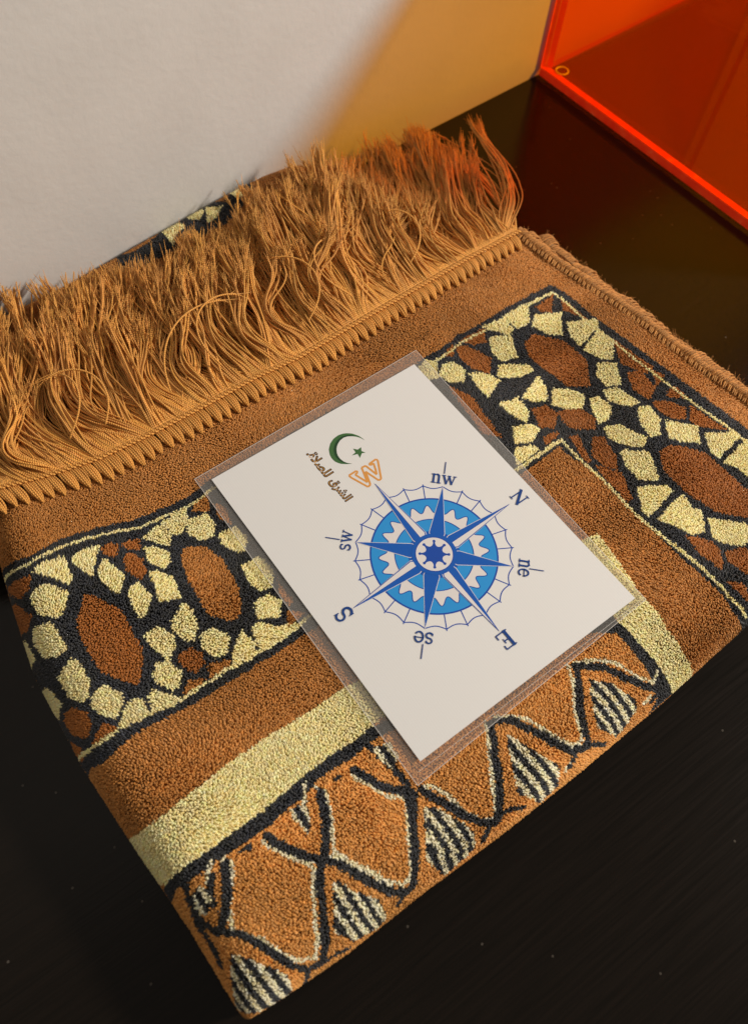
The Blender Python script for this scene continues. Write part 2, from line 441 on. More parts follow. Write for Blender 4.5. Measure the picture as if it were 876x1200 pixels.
cells(ZA, [
 [(30,480),(60,445),(120,425),(115,470),(90,505),(50,495)], [(40,550),(70,530),(135,570),(120,630),(90,645),(50,620)], [(0,510),(15,505),(10,570),(0,580)],
 [(410,310),(450,285),(480,290),(470,335),(430,330)], [(490,280),(565,245),(562,300),(510,300)], [(500,340),(530,320),(575,350),(590,400),(570,430),(510,390)],
 [(745,720),(790,695),(835,720),(840,760),(800,795),(745,755)], [(770,885),(780,830),(847,815),(835,850)],
 [(280,970),(310,945),(370,970),(390,1020),(370,1080),(310,1070),(275,1010)], [(395,1110),(410,1060),(440,1020),(500,1040),(480,1070),(420,1105)], [(305,1110),(340,1130),(365,1150),(345,1190),(310,1140)]], RUST)
P_(ZA, [(318,585),(345,475),(385,480),(500,540),(595,690),(585,835),(560,850),(425,795),(330,640)], RUST)
P_(Z2, [(415,190),(430,165),(480,165),(510,195),(555,260),(560,310),(540,332),(480,315),(430,240)], BROWN)
cells(Z2, [[(440,95),(480,80),(502,110),(495,140),(465,146),(440,128)], [(510,135),(550,115),(572,145),(562,182),(535,175),(515,155)], [(560,215),(600,192),(634,215),(630,250),(600,262),(575,240)],
 [(588,290),(620,268),(652,290),(645,325),(598,328)], [(468,360),(495,343),(532,370),(525,402),(500,414),(470,392)], [(540,400),(558,358),(592,385),(580,415),(540,432)],
 [(580,355),(600,338),(640,345),(700,335),(640,374),(600,388)]], CREAM)
cells(Z2, [[(450,50),(485,36),(487,75),(450,72)], [(500,58),(530,72),(542,112),(510,92)], [(642,232),(684,290),(670,302),(648,270)], [(665,310),(712,316),(670,342)], [(483,430),(532,418),(530,440),(490,462)], [(433,492),(440,465),(477,465),(455,492)]], BROWN)
cells(Z3, [
 [(100,258),(125,240),(150,250),(152,290),(120,292)], [(160,255),(185,250),(212,270),(208,300),(180,305),(155,285)], [(220,280),(250,275),(290,290),(277,307),(264,337),(240,315)],
 [(290,255),(350,250),(369,265),(340,280),(284,286)], [(275,190),(320,185),(337,235),(300,247),(280,227)], [(255,165),(300,148),(326,170),(315,184),(280,175)],
 [(300,145),(355,115),(359,155),(335,172)], [(370,138),(437,133),(442,182),(405,182),(367,165)], [(338,335),(375,278),(397,310),(402,337),(370,342)],
 [(286,350),(330,335),(356,365),(350,390),(320,377)], [(318,400),(360,394),(384,410),(367,442),(325,442)], [(325,455),(365,449),(387,462),(350,482),(330,495)],
 [(413,310),(455,309),(491,320),(486,362),(440,357),(411,346)], [(453,155),(525,148),(532,165),(480,207),(460,182)], [(484,215),(530,170),(562,200),(560,237),(530,234)],
 [(523,245),(570,244),(582,297),(545,300),(525,277)], [(538,310),(570,304),(622,340),(610,352),(575,347),(545,332)], [(503,330),(525,324),(554,350),(552,382),(530,397),(510,362)],
 [(543,405),(580,396),(642,425),(637,447),(600,447),(560,432)], [(618,355),(645,349),(672,385),(674,424),(650,427),(625,392)], [(584,460),(645,457),(657,480),(670,527),(620,524),(594,492)],
 [(684,388),(760,399),(770,447),(720,440),(695,432)], [(778,420),(840,418),(857,430),(810,477),(795,467)], [(818,487),(876,430),(900,470),(890,530),(850,498)],
 [(613,540),(690,539),(700,555),(640,607),(625,592)], [(658,612),(725,560),(747,595),(770,600),(774,652),(740,657),(700,632)], [(783,618),(870,628),(900,660),(870,687),(820,682),(795,667)]], CREAM)
cells(Z3, [
 [(353,202),(370,184),(440,193),(497,240),(507,300),(450,302),(390,262),(360,232)], [(158,232),(190,205),(186,237)], [(198,215),(225,213),(277,240),(267,277),(230,267),(204,242)],
 [(208,202),(260,168),(267,202),(240,210)], [(375,122),(412,90),(410,132),(385,132)], [(422,92),(510,150),(440,128)], [(562,192),(655,258),(640,270),(580,247)],
 [(593,265),(625,263),(657,300),(642,332),(610,312)], [(652,262),(680,278),(660,300)], [(680,320),(700,300),(735,330),(700,326)], [(648,338),(680,333),(727,350),(730,382),(700,382),(665,362)], [(737,345),(828,412),(770,402),(740,387)],
 [(363,360),(395,348),(427,370),(422,412),(385,407)], [(428,364),(480,358),(522,385),(522,410),(470,414),(440,397)], [(393,432),(432,420),(428,432),(400,450)], [(460,432),(480,425),(512,482),(500,485)],
 [(518,428),(545,428),(572,470),(572,502),(545,497),(515,472)], [(520,492),(580,508),(602,562),(592,574),(540,522)], [(673,460),(700,448),(780,468),(876,555),(905,620),(876,615),(800,602),(740,562),(680,502)],
 [(722,655),(790,678),(817,700),(822,747),(770,712)], [(828,705),(876,688),(900,750),(876,752),(835,727)], [(825,768),(870,772),(880,820)],
 [(175,312),(230,340),(292,425),(250,420),(200,352)]], RUST)
L_(PX, [(-10, 688), (0, 684), (30, 667), (65, 649), (105, 634), (165, 614), (203, 599), (241, 578), (330, 528), (430, 470), (502, 428), (645, 343), (700, 383), (760, 430), (800, 462), (876, 520), (930, 565)], CREAM, 1.25)
L_(PX, [(80, 905), (103, 884), (145, 857), (200, 827), (261, 782), (321, 749), (362, 722), (480, 645), (600, 553), (658, 518), (694, 550), (739, 594), (769, 620), (800, 647), (838, 680), (876, 722)], CREAM, 1.35)
# --- inner brown band (under and right of the card) over the black ground
P_(PX, [(100, 928), (111, 909), (167, 872), (228, 836), (302, 785), (371, 742), (480, 672), (600, 585), (655, 543), (685, 564), (722, 600), (764, 641), (804, 674), (842, 709), (862, 736), (872, 762), (900, 900), (300, 1100)], BROWN)
# --- cream stripe and black stripe, mitred under the card
P_(PX, [(148, 985), (163, 973), (206, 940), (274, 894), (343, 848), (416, 800), (560, 715), (700, 622), (745, 690), (770, 715), (785, 738), (805, 768), (820, 800), (822, 850), (784, 845), (789, 816), (783, 798), (759, 764), (735, 736), (715, 716), (600, 745), (446, 840), (434, 855), (366, 908), (297, 958), (228, 1004), (190, 1033), (170, 1040)], CREAM)
P_(PX, [(180, 1045), (191, 1031), (228, 1002), (297, 956), (366, 906), (434, 853), (600, 745), (712, 716), (735, 734), (760, 762), (784, 796), (791, 816), (786, 845), (764, 850), (771, 816), (764, 793), (745, 764), (723, 738), (700, 738), (600, 775), (445, 862), (416, 884), (378, 915), (316, 965), (274, 995), (205, 1042), (190, 1065)], BLACK)
# --- nubby ground of the centre field
P_(PX, [(190, 1062), (205, 1042), (274, 995), (316, 965), (378, 915), (416, 884), (445, 862), (600, 775), (700, 738), (723, 738), (745, 764), (764, 793), (771, 816), (764, 850), (700, 950), (300, 1260), (180, 1200)], ORANGE)
def vee(fr, pts, wb, side, wc=1.3):
    """black line with a pale edge on one side: side = pixel offset (dx, dy) in the same crop"""
    off = [(x + side[0], y + side[1]) for x, y in pts]
    L_(fr, off, PALE, wc + wb * .2)
    L_(fr, pts, BLACK, wb)
sc4 = 1
PALE_LINES = [
 (Z4, [(345,470),(400,500),(452,515),(458,560),(462,640),(470,700),(462,748),(420,762),(370,742),(300,705),(250,690),(240,620),(250,540),(240,505),(215,500)]),
 (Z4, [(575,295),(630,325),(688,330),(688,400),(700,480),(706,545),(690,560),(640,545),(560,500),(505,470),(500,400),(490,330),(465,320)]),
 (Z4, [(320,435),(322,460),(350,478)]), (Z4, [(550,268),(560,292),(580,300)]),
 (Z4, [(435,310),(430,360)]), (Z4, [(185,500),(180,560)]),
 (Z5, [(232,395),(240,440),(250,480),(255,560),(262,635),(230,640),(180,610),(140,570),(95,545),(70,548)]),
 (Z5, [(430,250),(445,300),(455,370),(465,440),(450,455),(400,430),(350,400),(300,385),(250,385)]),
 (Z5, [(655,262),(645,290),(600,275),(550,240),(500,232),(445,240)]),
 (Z5, [(640,330),(620,350)]), (Z5, [(420,515),(436,490)]),
 (Z4, [(500,480),(540,500),(600,520),(660,560)]),
]
for fr, q in PALE_LINES: L_(fr, q, PALE, 1.5)
BLK = [
 (Z4, [(225,510),(237,570),(230,640),(213,690)], 3.2), (Z4, [(205,690),(262,700),(330,740),(395,775),(440,783),(475,765)], 2.9),
 (Z4, [(325,440),(370,468),(440,497),(475,494)], 3.0), (Z4, [(472,500),(472,560),(485,640),(485,740),(470,765)], 2.9), (Z4, [(440,783),(425,830)], 2.4), (Z4, [(478,765),(510,745),(545,730)], 2.0),
 (Z4, [(475,332),(485,400),(482,450),(478,492)], 3.2), (Z4, [(478,492),(530,505),(600,545),(660,575),(700,578),(720,560)], 2.9), (Z4, [(555,268),(620,300),(680,315),(712,325)], 3.0),
 (Z4, [(705,330),(705,400),(715,480),(716,560)], 2.9), (Z4, [(690,580),(678,610)], 2.2),
 (Z4, [(120,560),(150,640),(205,690)], 2.6), (Z4, [(195,540),(190,580),(200,610)], 2.6), (Z4, [(150,655),(200,740),(215,780)], 2.6),
 (Z5, [(35,545),(40,600),(48,660),(52,716)], 2.9), (Z5, [(70,552),(120,585),(180,622),(230,645),(262,645)], 2.9), (Z5, [(270,630),(290,612),(322,608)], 2.0), (Z5, [(248,650),(228,690)], 2.2),
 (Z5, [(243,400),(258,450),(268,520),(270,600),(265,640)], 2.9), (Z5, [(250,398),(290,395),(350,420),(410,450),(440,468),(470,460)], 2.9), (Z5, [(475,452),(520,455)], 2.0), (Z5, [(448,470),(430,505)], 2.2),
 (Z5, [(447,250),(458,300),(468,370),(478,430),(482,455)], 2.9), (Z5, [(455,247),(520,250),(570,275),(620,300),(660,312)], 2.9), (Z5, [(660,312),(640,345)], 2.2),
 (Z4, [(262,480),(285,468)], 2.0), (Z4, [(510,300),(520,292)], 1.4),
 (Z4, [(590,195),(640,240),(690,290)], 2.4), (Z4, [(345,370),(330,440)], 0.1),
]
for fr, q, wmm in BLK: L_(fr, q, BLACK, wmm)
# striped triangles
def stripes(fr, poly, d, n0):
    OPS.append(('s', fr, poly, d, n0))
stripes(Z4, [(240,755),(300,770),(385,800),(392,850),(350,915),(250,900)], (62, 95), 14.5)
stripes(Z4, [(505,545),(545,560),(625,590),(648,640),(628,668),(560,712),(510,690)], (62, 95), 14.5)
stripes(Z4, [(735,365),(775,365),(850,405),(876,440),(872,475),(800,535),(745,505)], (62, 95), 14.5)
stripes(Z5, [(75,596),(120,600),(195,655),(208,688),(180,722),(100,716)], (62, 95), 13.5)
stripes(Z5, [(288,430),(330,452),(405,500),(402,555),(360,596),(312,570)], (62, 95), 13.5)
stripes(Z5, [(480,280),(530,285),(600,335),(605,365),(548,432),(505,410)], (62, 95), 13.5)
stripes(Z4, [(385,372),(430,352),(442,380),(440,440),(400,400)], (50, 75), 13)
stripes(Z4, [(140,590),(165,560),(195,600),(185,640),(160,640)], (50, 75), 13)
stripes(Z4, [(600,215),(650,190),(670,230),(655,260)], (50, 75), 13)

def fr_px(fr, pts): return [(fr[0] + x / fr[2], fr[1] + y / fr[2]) for x, y in pts]
def classify(u, v):
    c = np.zeros(len(u), int)
    for op in OPS:
        k, fr, pts, col, extra = op
        px_pts = fr_px(fr, pts)
        # densify edges so that straight traced edges follow the rounded folds
        dn = []
        m_ = len(px_pts)
        rngi = range(m_) if k != 'l' else range(m_ - 1)
        for i in rngi:
            a_, b_ = np.array(px_pts[i]), np.array(px_pts[(i + 1) % m_])
            kk = max(1, int(np.hypot(*(b_ - a_)) / 25))
            for j in range(kk): dn.append(tuple(a_ + (b_ - a_) * j / kk))
        if k == 'l': dn.append(px_pts[-1])
        q = to_uv(dn)
        if k == 'p':
            c[inside(q, u, v)] = col
        elif k == 'l':
            c[near(q, u, v, extra * .001)] = col
        else:
            sel = inside(q, u, v)
            cen = np.mean(px_pts, 0); dd = np.array(col, float) / np.hypot(*col)
            two = to_uv([cen, cen + dd * 12, cen + np.array([dd[1], -dd[0]]) * 12])
            e1 = two[1] - two[0]; e1 = e1 / np.hypot(*e1)
            nrm = np.array([-e1[1], e1[0]])
            dist = ((u - two[0][0]) * nrm[0] + (v - two[0][1]) * nrm[1]) / 0.0021
            ph = np.floor(dist + 0.5).astype(int) % 2 == 0
            c[sel & ph] = BLACK; c[sel & ~ph] = PALE
    return c

def softn(u, v, s, ph):
    return (np.sin(u * s + ph + 2 * np.sin(v * s * .7 + ph)) + np.sin(v * s * 1.3 - ph * 2 + 1.7 * np.sin(u * s * .9)) + .7 * np.sin((u + v) * s * 2.3 + 3 * np.sin((u - v) * s * .8))) / 2.2
KN = .00118      # knot spacing
def knot_grid(u, v, s_=KN):
    row = np.floor(v / s_).astype(int)
    off_ = (row % 2) * .5
    col_ = np.floor(u / s_ - off_).astype(int)
    cx = (col_ + .5 + off_) * s_; cy = (row + .5) * s_
    return row, col_, cx, cy
def hash2(a, b, k):
    x = np.sin(a * 127.1 + b * 311.7 + k * 74.7) * 43758.5453
    return x - np.floor(x)
def tuft_field(u, v, P, Nn, Tu, Tv, cls, name, parent, knotty, rad=.00042, hgt=.0021, lean=None, zscale=1.0):
    """short yarn ends; the ends of one knot share height, tone and direction"""
    n = len(u)
    row, col_, cx, cy = knot_grid(u, v)
    cx = cx + (hash2(row, col_, 5) - .5) * KN * .45; cy = cy + (hash2(row, col_, 6) - .5) * KN * .45
    k1 = hash2(row, col_, 1); k2 = hash2(row, col_, 2); k3 = hash2(row, col_, 3)
    du, dv = (cx - u) / KN, (cy - v) / KN
    rr = np.minimum(du ** 2 + dv ** 2, .6)
    rot = rng.uniform(0, 2 * np.pi, n)
    R_ = rad * rng.uniform(.8, 1.25, n)
    Hh = hgt * (1 - knotty * (1.05 * rr + .16 * k1)) * rng.uniform(.93, 1.05, n)
    k = 4
    rings = [(0.25, .95), (.86, .85)]
    lx = lean[:, 0] + rng.normal(0, .12, n) + knotty * (du * .5 + (k2 - .5) * .5); ly = lean[:, 1] + rng.normal(0, .12, n) + knotty * (dv * .5 + (k3 - .5) * .5)
    V = np.zeros((n, 2 * k + 1, 3))
    for ri, (hh, r2) in enumerate(rings):
        cpos = P + (Nn + Tu * lx[:, None] + Tv * ly[:, None]) * (Hh * hh)[:, None]
        for j in range(k):
            th = rot + j * 2 * np.pi / k + ri * .4
            V[:, ri * k + j] = cpos + (Tu * np.cos(th)[:, None] + Tv * np.sin(th)[:, None]) * (R_ * r2 * rng.uniform(.75, 1.25, n))[:, None]
    V[:, 2 * k] = P + (Nn + Tu * lx[:, None] + Tv * ly[:, None]) * Hh[:, None]
    base = (np.arange(n) * (2 * k + 1))[:, None]
    quads = [base + np.array([j, (j + 1) % k, k + (j + 1) % k, k + j]) for j in range(k)]
    tris = [base + np.array([k + j, k + (j + 1) % k, 2 * k]) for j in range(k)]
    tone = 1 + (k1 - .5) * .30 * (.4 + .6 * knotty / .5) + rng.normal(0, .08, n)
    col = PAL[cls] * tone.clip(.6, 1.5)[:, None]
    hue = rng.normal(0, .05, n) + (k2 - .5) * .12
    # shading of brushed patches, put into the colour of the darker yarns
    brush_shade = np.clip(softn(u + 3, v + 1, 42, .7) * .8 + softn(u, v + 5, 95, 2.1) * .5, -1, 1) * (cls != CREAM) * (cls != PALE)
    col = col * (1 + .15 * brush_shade)[:, None]; hue = hue - .05 * brush_shade
    col[:, 2] *= (1 - hue * 2); col[:, 1] *= (1 - hue * .5)
    col = col.clip(.004, .96)
    colv = np.repeat(col[:, None, :], 2 * k + 1, 1)
    o = mesh_np(name, V.reshape(-1, 3), [np.concatenate(quads), np.concatenate(tris)], m_pile, None, colv.reshape(-1, 3))
    return keep(o, parent)

SP = .00060
uu, vv = np.meshgrid(np.arange(U_MIN, .281, SP), np.arange(V_MIN, .214, SP))
uu = uu + (np.arange(uu.shape[0]) % 2)[:, None] * SP * .5
uu = uu.ravel(); vv = vv.ravel()
uu += rng.normal(0, SP * .22, len(uu)); vv += rng.normal(0, SP * .22, len(vv))
ok = (uu < right_x(vv) - .0008) & (vv < stitch_y(uu) - .0012)
# nothing is woven twice in the corner where both folds turn under
ok &= ~((uu < cu - RAD * 1.7) & (vv < cv - RAD * .6)) & ~((vv < cv - RAD * 1.7) & (uu < cu - RAD * .6))
uu = uu[ok]; vv = vv[ok]
P0 = S(uu, vv)
e = 2e-4
Tu_ = S(uu + e, vv) - S(uu - e, vv); Tv_ = S(uu, vv + e) - S(uu, vv - e)
Nn = np.cross(Tu_, Tv_); Nn /= np.linalg.norm(Nn, axis=1, keepdims=True) + 1e-12
Tu_ /= np.linalg.norm(Tu_, axis=1, keepdims=True) + 1e-12; Tv_ /= np.linalg.norm(Tv_, axis=1, keepdims=True) + 1e-12
row_, col__, kcx, kcy = knot_grid(uu, vv)
jag = hash2(row_, col__, 9)
cls = classify(kcx + (uu - kcx) * .6, kcy + (vv - kcy) * .6)      # each knot is one colour, nearly
# soft fields in which the pile leans different ways (brushed patches)
lean = np.stack([softn(uu, vv, 48, 1.0) * .85 - .1, softn(uu, vv, 60, 2.4) * .90], 1)
# cut pile stands knottier in the near field, velvety further up
knotty = np.interp(vv, [.04, .09, .16], [.42, .30, .15]) + .06 * softn(uu, vv, 30, .3)
knotty = np.where(cls == RUST, knotty * .7, np.where(cls == CREAM, knotty * .5, knotty))
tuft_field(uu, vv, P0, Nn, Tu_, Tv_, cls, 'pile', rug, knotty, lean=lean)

# woven ground under the pile (top layer, both folds) with a thin underside
gu2, gv2 = np.meshgrid(np.linspace(U_MIN, .282, 270), np.linspace(V_MIN, .222, 220))
G = S(gu2, gv2) - np.array([0, 0, .0])
G[..., 0] = np.minimum(G[..., 0], right_x(np.clip(G[..., 1], 0, .21)) + .0005)
nr, nc = gu2.shape
idx = np.arange(nr * nc).reshape(nr, nc)
q = np.stack([idx[:-1, :-1], idx[:-1, 1:], idx[1:, 1:], idx[1:, :-1]], -1).reshape(-1, 4)
bc = PAL[classify(gu2.ravel(), gv2.ravel())] * .8
o = mesh_np('backing', G.reshape(-1, 3), q, m_pile, None, bc); keep(o, rug)
sol = o.modifiers.new('thickness', 'SOLIDIFY'); sol.thickness = .0008; sol.offset = -1

# flat woven heading below the fringe roots
hu, hv = np.meshgrid(np.linspace(-.045, .252, 120), np.linspace(0, 1, 8))
hy = stitch_y(hu) - .006 + hv * .030
hz = HB + .0010 - .0006 * np.abs(np.sin(hu * 40)) - .002 * hv ** 2 + 0 * hu
hz = hz - .0012 * np.clip((hu - .235) / .04, 0, 1) ** 2 - .006 * hv ** 2 * np.clip((hu - .18) / .05, 0, 1)
idx = np.arange(hu.size).reshape(hu.shape)
q = np.stack([idx[:-1, :-1], idx[:-1, 1:], idx[1:, 1:], idx[1:, :-1]], -1).reshape(-1, 4)
o = mesh_np('woven_heading', np.stack([hu, hy, hz], -1).reshape(-1, 3), q, m_weave); keep(o, rug)
sol = o.modifiers.new('thickness', 'SOLIDIFY'); sol.thickness = .001; sol.offset = -1

# ---- lower folds: the rest of the rug below and behind, its back roll against the wall
def top_back(x):  # height of the hidden layers behind the fringe
    return np.interp(x, [-.06, .0, .06, .10, .15, .185, .205, .235, .27], [.020, .022, .0225, .0262, .0300, .0305, .024, .012, .008])
def back_y(x):
    return np.interp(x, [-.06, .10, .17, .19, .21, .24, .27], [wall_y(-.06) - .003, wall_y(.10) - .003, wall_y(.17) - .003, wall_y(.19) - .006, .290, .262, .232])
xs = np.linspace(-.012, .2665, 120)
prof = []
for x in xs:
    yb = back_y(x); zt = top_back(x); r_ = min(.010, zt * .45)
    yf = .012
    row = [(yf + .006, .0008), (yf, .006), (yf, .02), (yf + .006, .028), (.10, .0292), (.19, .0292), (.215, .0285 - .2 * max(0, .0285 - zt)), (.24, (zt + .027) / 2 if zt < .027 else zt), (yb - r_ * 2.6, zt)]
    for a_ in np.linspace(0, 180, 11):
        t = math.radians(a_)
        row.append((yb - r_ + r_ * math.sin(t), zt - zt / 2 * (1 - math.cos(t)) + .0004))
    row.append((.15, .0005))
    prof.append([(x, y, z) for y, z in row])
prof = np.array(prof)
idx = np.arange(prof.shape[0] * prof.shape[1]).reshape(prof.shape[:2])
q = np.stack([idx[:-1, :], idx[1:, :], np.roll(idx, -1, 1)[1:, :], np.roll(idx, -1, 1)[:-1, :]], -1).reshape(-1, 4)
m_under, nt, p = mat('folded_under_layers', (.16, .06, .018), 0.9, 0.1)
vb = prof.reshape(-1, 3)
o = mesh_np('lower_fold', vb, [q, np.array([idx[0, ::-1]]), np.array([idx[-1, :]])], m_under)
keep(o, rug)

# pile on the back roll (its patterned face shows above the fringe)
SP2 = .00066
bu, bs = np.meshgrid(np.arange(-.034, .235, SP2), np.arange(0, .064, SP2))
bu = bu.ravel() + rng.normal(0, SP2 * .12, bu.size); bs = bs.ravel() + rng.normal(0, SP2 * .12, bs.size)
def SB(x, s):
    """s = arc length: 0 at the wall-side lowest point, growing over the roll and forward"""
    yb = back_y(x); zt = top_back(x); r_ = np.minimum(.010, zt * .45)
    arc = r_ * 1.9
    th = np.clip(1 - s / arc, 0, 1) * math.pi * .62
    y = yb - r_ + r_ * np.sin(th); z = zt - zt / 2 * (1 - np.cos(th))
    f = np.maximum(s - arc, 0)
    return np.stack([x, y - f, z + .0 * f + .0004], -1)
Pb = SB(bu, bs)
Nb = np.cross(SB(bu + e, bs) - SB(bu - e, bs), SB(bu, bs - e) - SB(bu, bs + e)); Nb /= np.linalg.norm(Nb, axis=1, keepdims=True) + 1e-12
Nb *= -np.sign(Nb[:, 2:3] + .001) * -1
cb = np.full(len(bu), BROWN)
pb = proj(Pb + Nb * .002)
ctr = proj(Pb + Nb * .002)
tB = (100, 180, 2.92)
def bpoly(pts, c, frm=tB):
    q = np.array(fr_px(frm, pts))
    cb[inside(q, pb[:, 0], pb[:, 1])] = c
bpoly([(120, 420), (100, 330), (170, 280), (330, 170), (480, 60), (580, 110), (560, 150), (480, 240), (300, 330)], BLACK)
bpoly([(120, 345), (150, 300), (235, 245), (262, 262), (215, 300), (170, 330)], BROWN)
bpoly([(235, 255), (285, 222), (345, 245), (310, 272), (300, 310), (268, 270)], CREAM)
bpoly([(330, 190), (380, 160), (405, 195), (390, 225), (350, 222)], CREAM)
bpoly([(395, 150), (470, 112), (500, 130), (470, 160), (420, 165)], BROWN)
bpoly([(410, 180), (470, 175), (450, 215), (415, 235)], CREAM)
bpoly([(478, 108), (520, 118), (545, 138), (520, 150), (470, 118)], CREAM)
Tb = np.tile(np.array([1., 0, 0]), (len(bu), 1)); Tb2 = np.cross(Nb, Tb)
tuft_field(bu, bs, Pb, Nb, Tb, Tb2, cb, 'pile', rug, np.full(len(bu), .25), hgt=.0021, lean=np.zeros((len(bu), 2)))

# ---- side binding on the right: overcast rolled edges of the stacked layers
TAN = np.array([.66, .31, .085])
def base_drop(x): return .0012 * np.clip((x - .235) / .04, 0, 1) ** 2
def cord_path(kind, n=260):
    y = np.linspace(.214, .004, n)
    if kind == 0: x = right_x(y) + .0012; z = HB + .0012 - base_drop(x) + .0003 * np.sin(y * 300)
    elif kind == 1: x = right_x(y) + .0060 + .0010 * np.sin(y * 130 + 1) + .0006 * np.sin(y * 61); z = .0270 + .0012 * np.sin(y * 90)
    elif kind == 2: x = right_x(y) + np.interp(y, [0, .08, .128, .163, .186, .205, .214], [.0112, .0112, .0142, .0132, .0170, .0185, .0200]); z = .0190 + .0010 * np.sin(y * 70 + 2)
    else: x = right_x(y) + np.interp(y, [0, .07, .1, .15, .214], [.0130, .0130, .0140, .0145, .0180]); z = .0095 + 0 * y
    return np.stack([x, y, z], 1)
bind_v, bind_f, bind_c, bind_uv = [], [], [], []
off = 0
def add_tubes(store, paths, radii, sides, colors, **kw):
    V, Fq, uv, pid = tubes(paths, radii, sides, **kw)
    n0 = sum(len(x) for x in store[0])
    store[0].append(V); store[1].append(Fq + n0); store[2].append(np.asarray(colors)[pid] if np.ndim(colors) == 2 else np.broadcast_to(colors, V.shape)); store[3].append(uv)
def flush(store, name, m, parent):
    o = mesh_np(name, np.concatenate(store[0]), np.concatenate(store[1]), m, None, np.concatenate(store[2]), np.concatenate(store[3]))
    return keep(o, parent)
for kind, rc in ((0, .0021), (1, .0040), (2, .0046), (3, .0050)):
    st = ([], [], [], [])
    path = cord_path(kind)
    rr = rc * (1 + .12 * np.sin(path[:, 1] * 420 + kind) + .08 * np.sin(path[:, 1] * 190))
    add_tubes(st, path[None], rr[None] * .9, 10, TAN * .62)
    # overcasting thread: slanting wraps all along the cord
    ys = np.arange(3, len(path) - 4, 1.45 if kind == 0 else 1.7)
    wr = []
    for yk in ys:
        th = np.linspace(-2.3, 2.6, 13) if kind == 0 else np.linspace(-.9, 2.9, 11)
        k0 = np.interp(yk + th * .55 + rng.normal(0, .25), np.arange(len(path)), np.arange(len(path)))
        cx = np.interp(k0, np.arange(len(path)), path[:, 0]); cy = np.interp(k0, np.arange(len(path)), path[:, 1]); cz = np.interp(k0, np.arange(len(path)), path[:, 2])
        r1 = np.interp(k0, np.arange(len(path)), rr) * rng.uniform(.98, 1.12)
        # th = 0 is straight up, positive outward
        wr.append(np.stack([cx + np.sin(th) * r1, cy, cz + np.cos(th) * r1], 1))
    cols = TAN * rng.uniform(.75, 1.25, (len(wr), 1)) * np.array([1, .97, .95])
    n_ = wr[0].shape[0]
    rad_ = .00042 * np.ones((len(wr), n_))
    add_tubes(st, np.array(wr), rad_, 5, cols, seed_up=(.1, 1, .1))
    if kind == 0:   # stitch ends biting into the pile on the inner side
        leg = []
        for yk in ys[::1]:
            k = int(yk); c0 = path[k]
            leg.append([c0 + [-.0016, 0, .0012], c0 + [-.0028, -.0006, .0012], c0 + [-.0042, -.0014 + rng.normal(0, .0002), .0008]])
        cols = TAN * rng.uniform(.7, 1.15, (len(leg), 1))
        add_tubes(st, np.array(leg), np.array([[.00045, .0004, .0002]] * len(leg)), 5, cols)
    # fuzz
    nf = 420
    k = rng.integers(2, len(path) - 2, nf); th = rng.uniform(-.6, 2.2, nf)
    b0 = path[k] + np.stack([np.sin(th) * rc, 0 * th, np.cos(th) * rc], 1)
    d1 = np.stack([np.sin(th), rng.normal(0, .7, nf), np.cos(th)], 1) * rng.uniform(.0008, .0022, nf)[:, None]
    d2 = d1 + rng.normal(0, .0006, (nf, 3))
    fz = np.stack([b0, b0 + d1 * .6, b0 + d1 * .6 + d2 * .6], 1)
    add_tubes(st, fz, np.full((nf, 3), .00006), 3, np.repeat(TAN[None] * 1.15, nf, 0))
    flush(st, 'edge_binding', m_thread, rug)

# ---- fringe stitching: row of thread loops below a twisted chain cord
STR = np.array([.80, .375, .078])
st = ([], [], [], [])
teeth_x = np.arange(-.046, .250, .00465)
for tx in teeth_x + rng.normal(0, .00022, len(teeth_x)):
    tw = .0041; Lt = np.interp(tx, [-.03, .25], [.0105, .0085]) * rng.uniform(.92, 1.1)
    lean_t = np.interp(tx, [-.03, .25], [.0022, -.0006])
    k = 5
    ps = []
    for j in range(k):
        f = (j / (k - 1) - .5) * rng.uniform(.92, 1.05)
        t = np.linspace(0, 1, 8)
        x = tx + f * tw * (.80 + .16 * np.sin(math.pi * t * .8) - .50 * t ** 4) + lean_t * t + rng.normal(0, .00008)
        y = stitch_y(tx + f * tw) + .0004 - Lt * t * (1 - .16 * (2 * abs(f)) ** 2)
        z = H + .0013 + .0011 * np.sin(np.pi * t) * (1 - (2 * f) ** 2 * .5) - .0018 * t ** 3 - base_drop(x)
        ps.append(np.stack([x, y, z], 1))
    cols = STR * rng.uniform(.82, 1.1, (k, 1))
    add_tubes(st, np.array(ps), np.array([[.00046] * 7 + [.0003]] * k), 6, cols)
flush(st, 'fringe_stitching', m_yarn, rug)
st = ([], [], [], [])
xx = np.linspace(-.048, .2525, 900)
for ph in (0, math.pi):
    a_ = xx * 2 * math.pi / .0042 + ph
    pz = H + .0024 - base_drop(xx) + .0004 * np.sin(a_)
    py = stitch_y(xx) + .0006 + .0006 * np.cos(a_)
    add_tubes(st, np.stack([xx, py, pz], 1)[None], np.full((1, 900), .00050), 6, STR[None] * 1.0)
flush(st, 'chain_cord', m_yarn, rug)

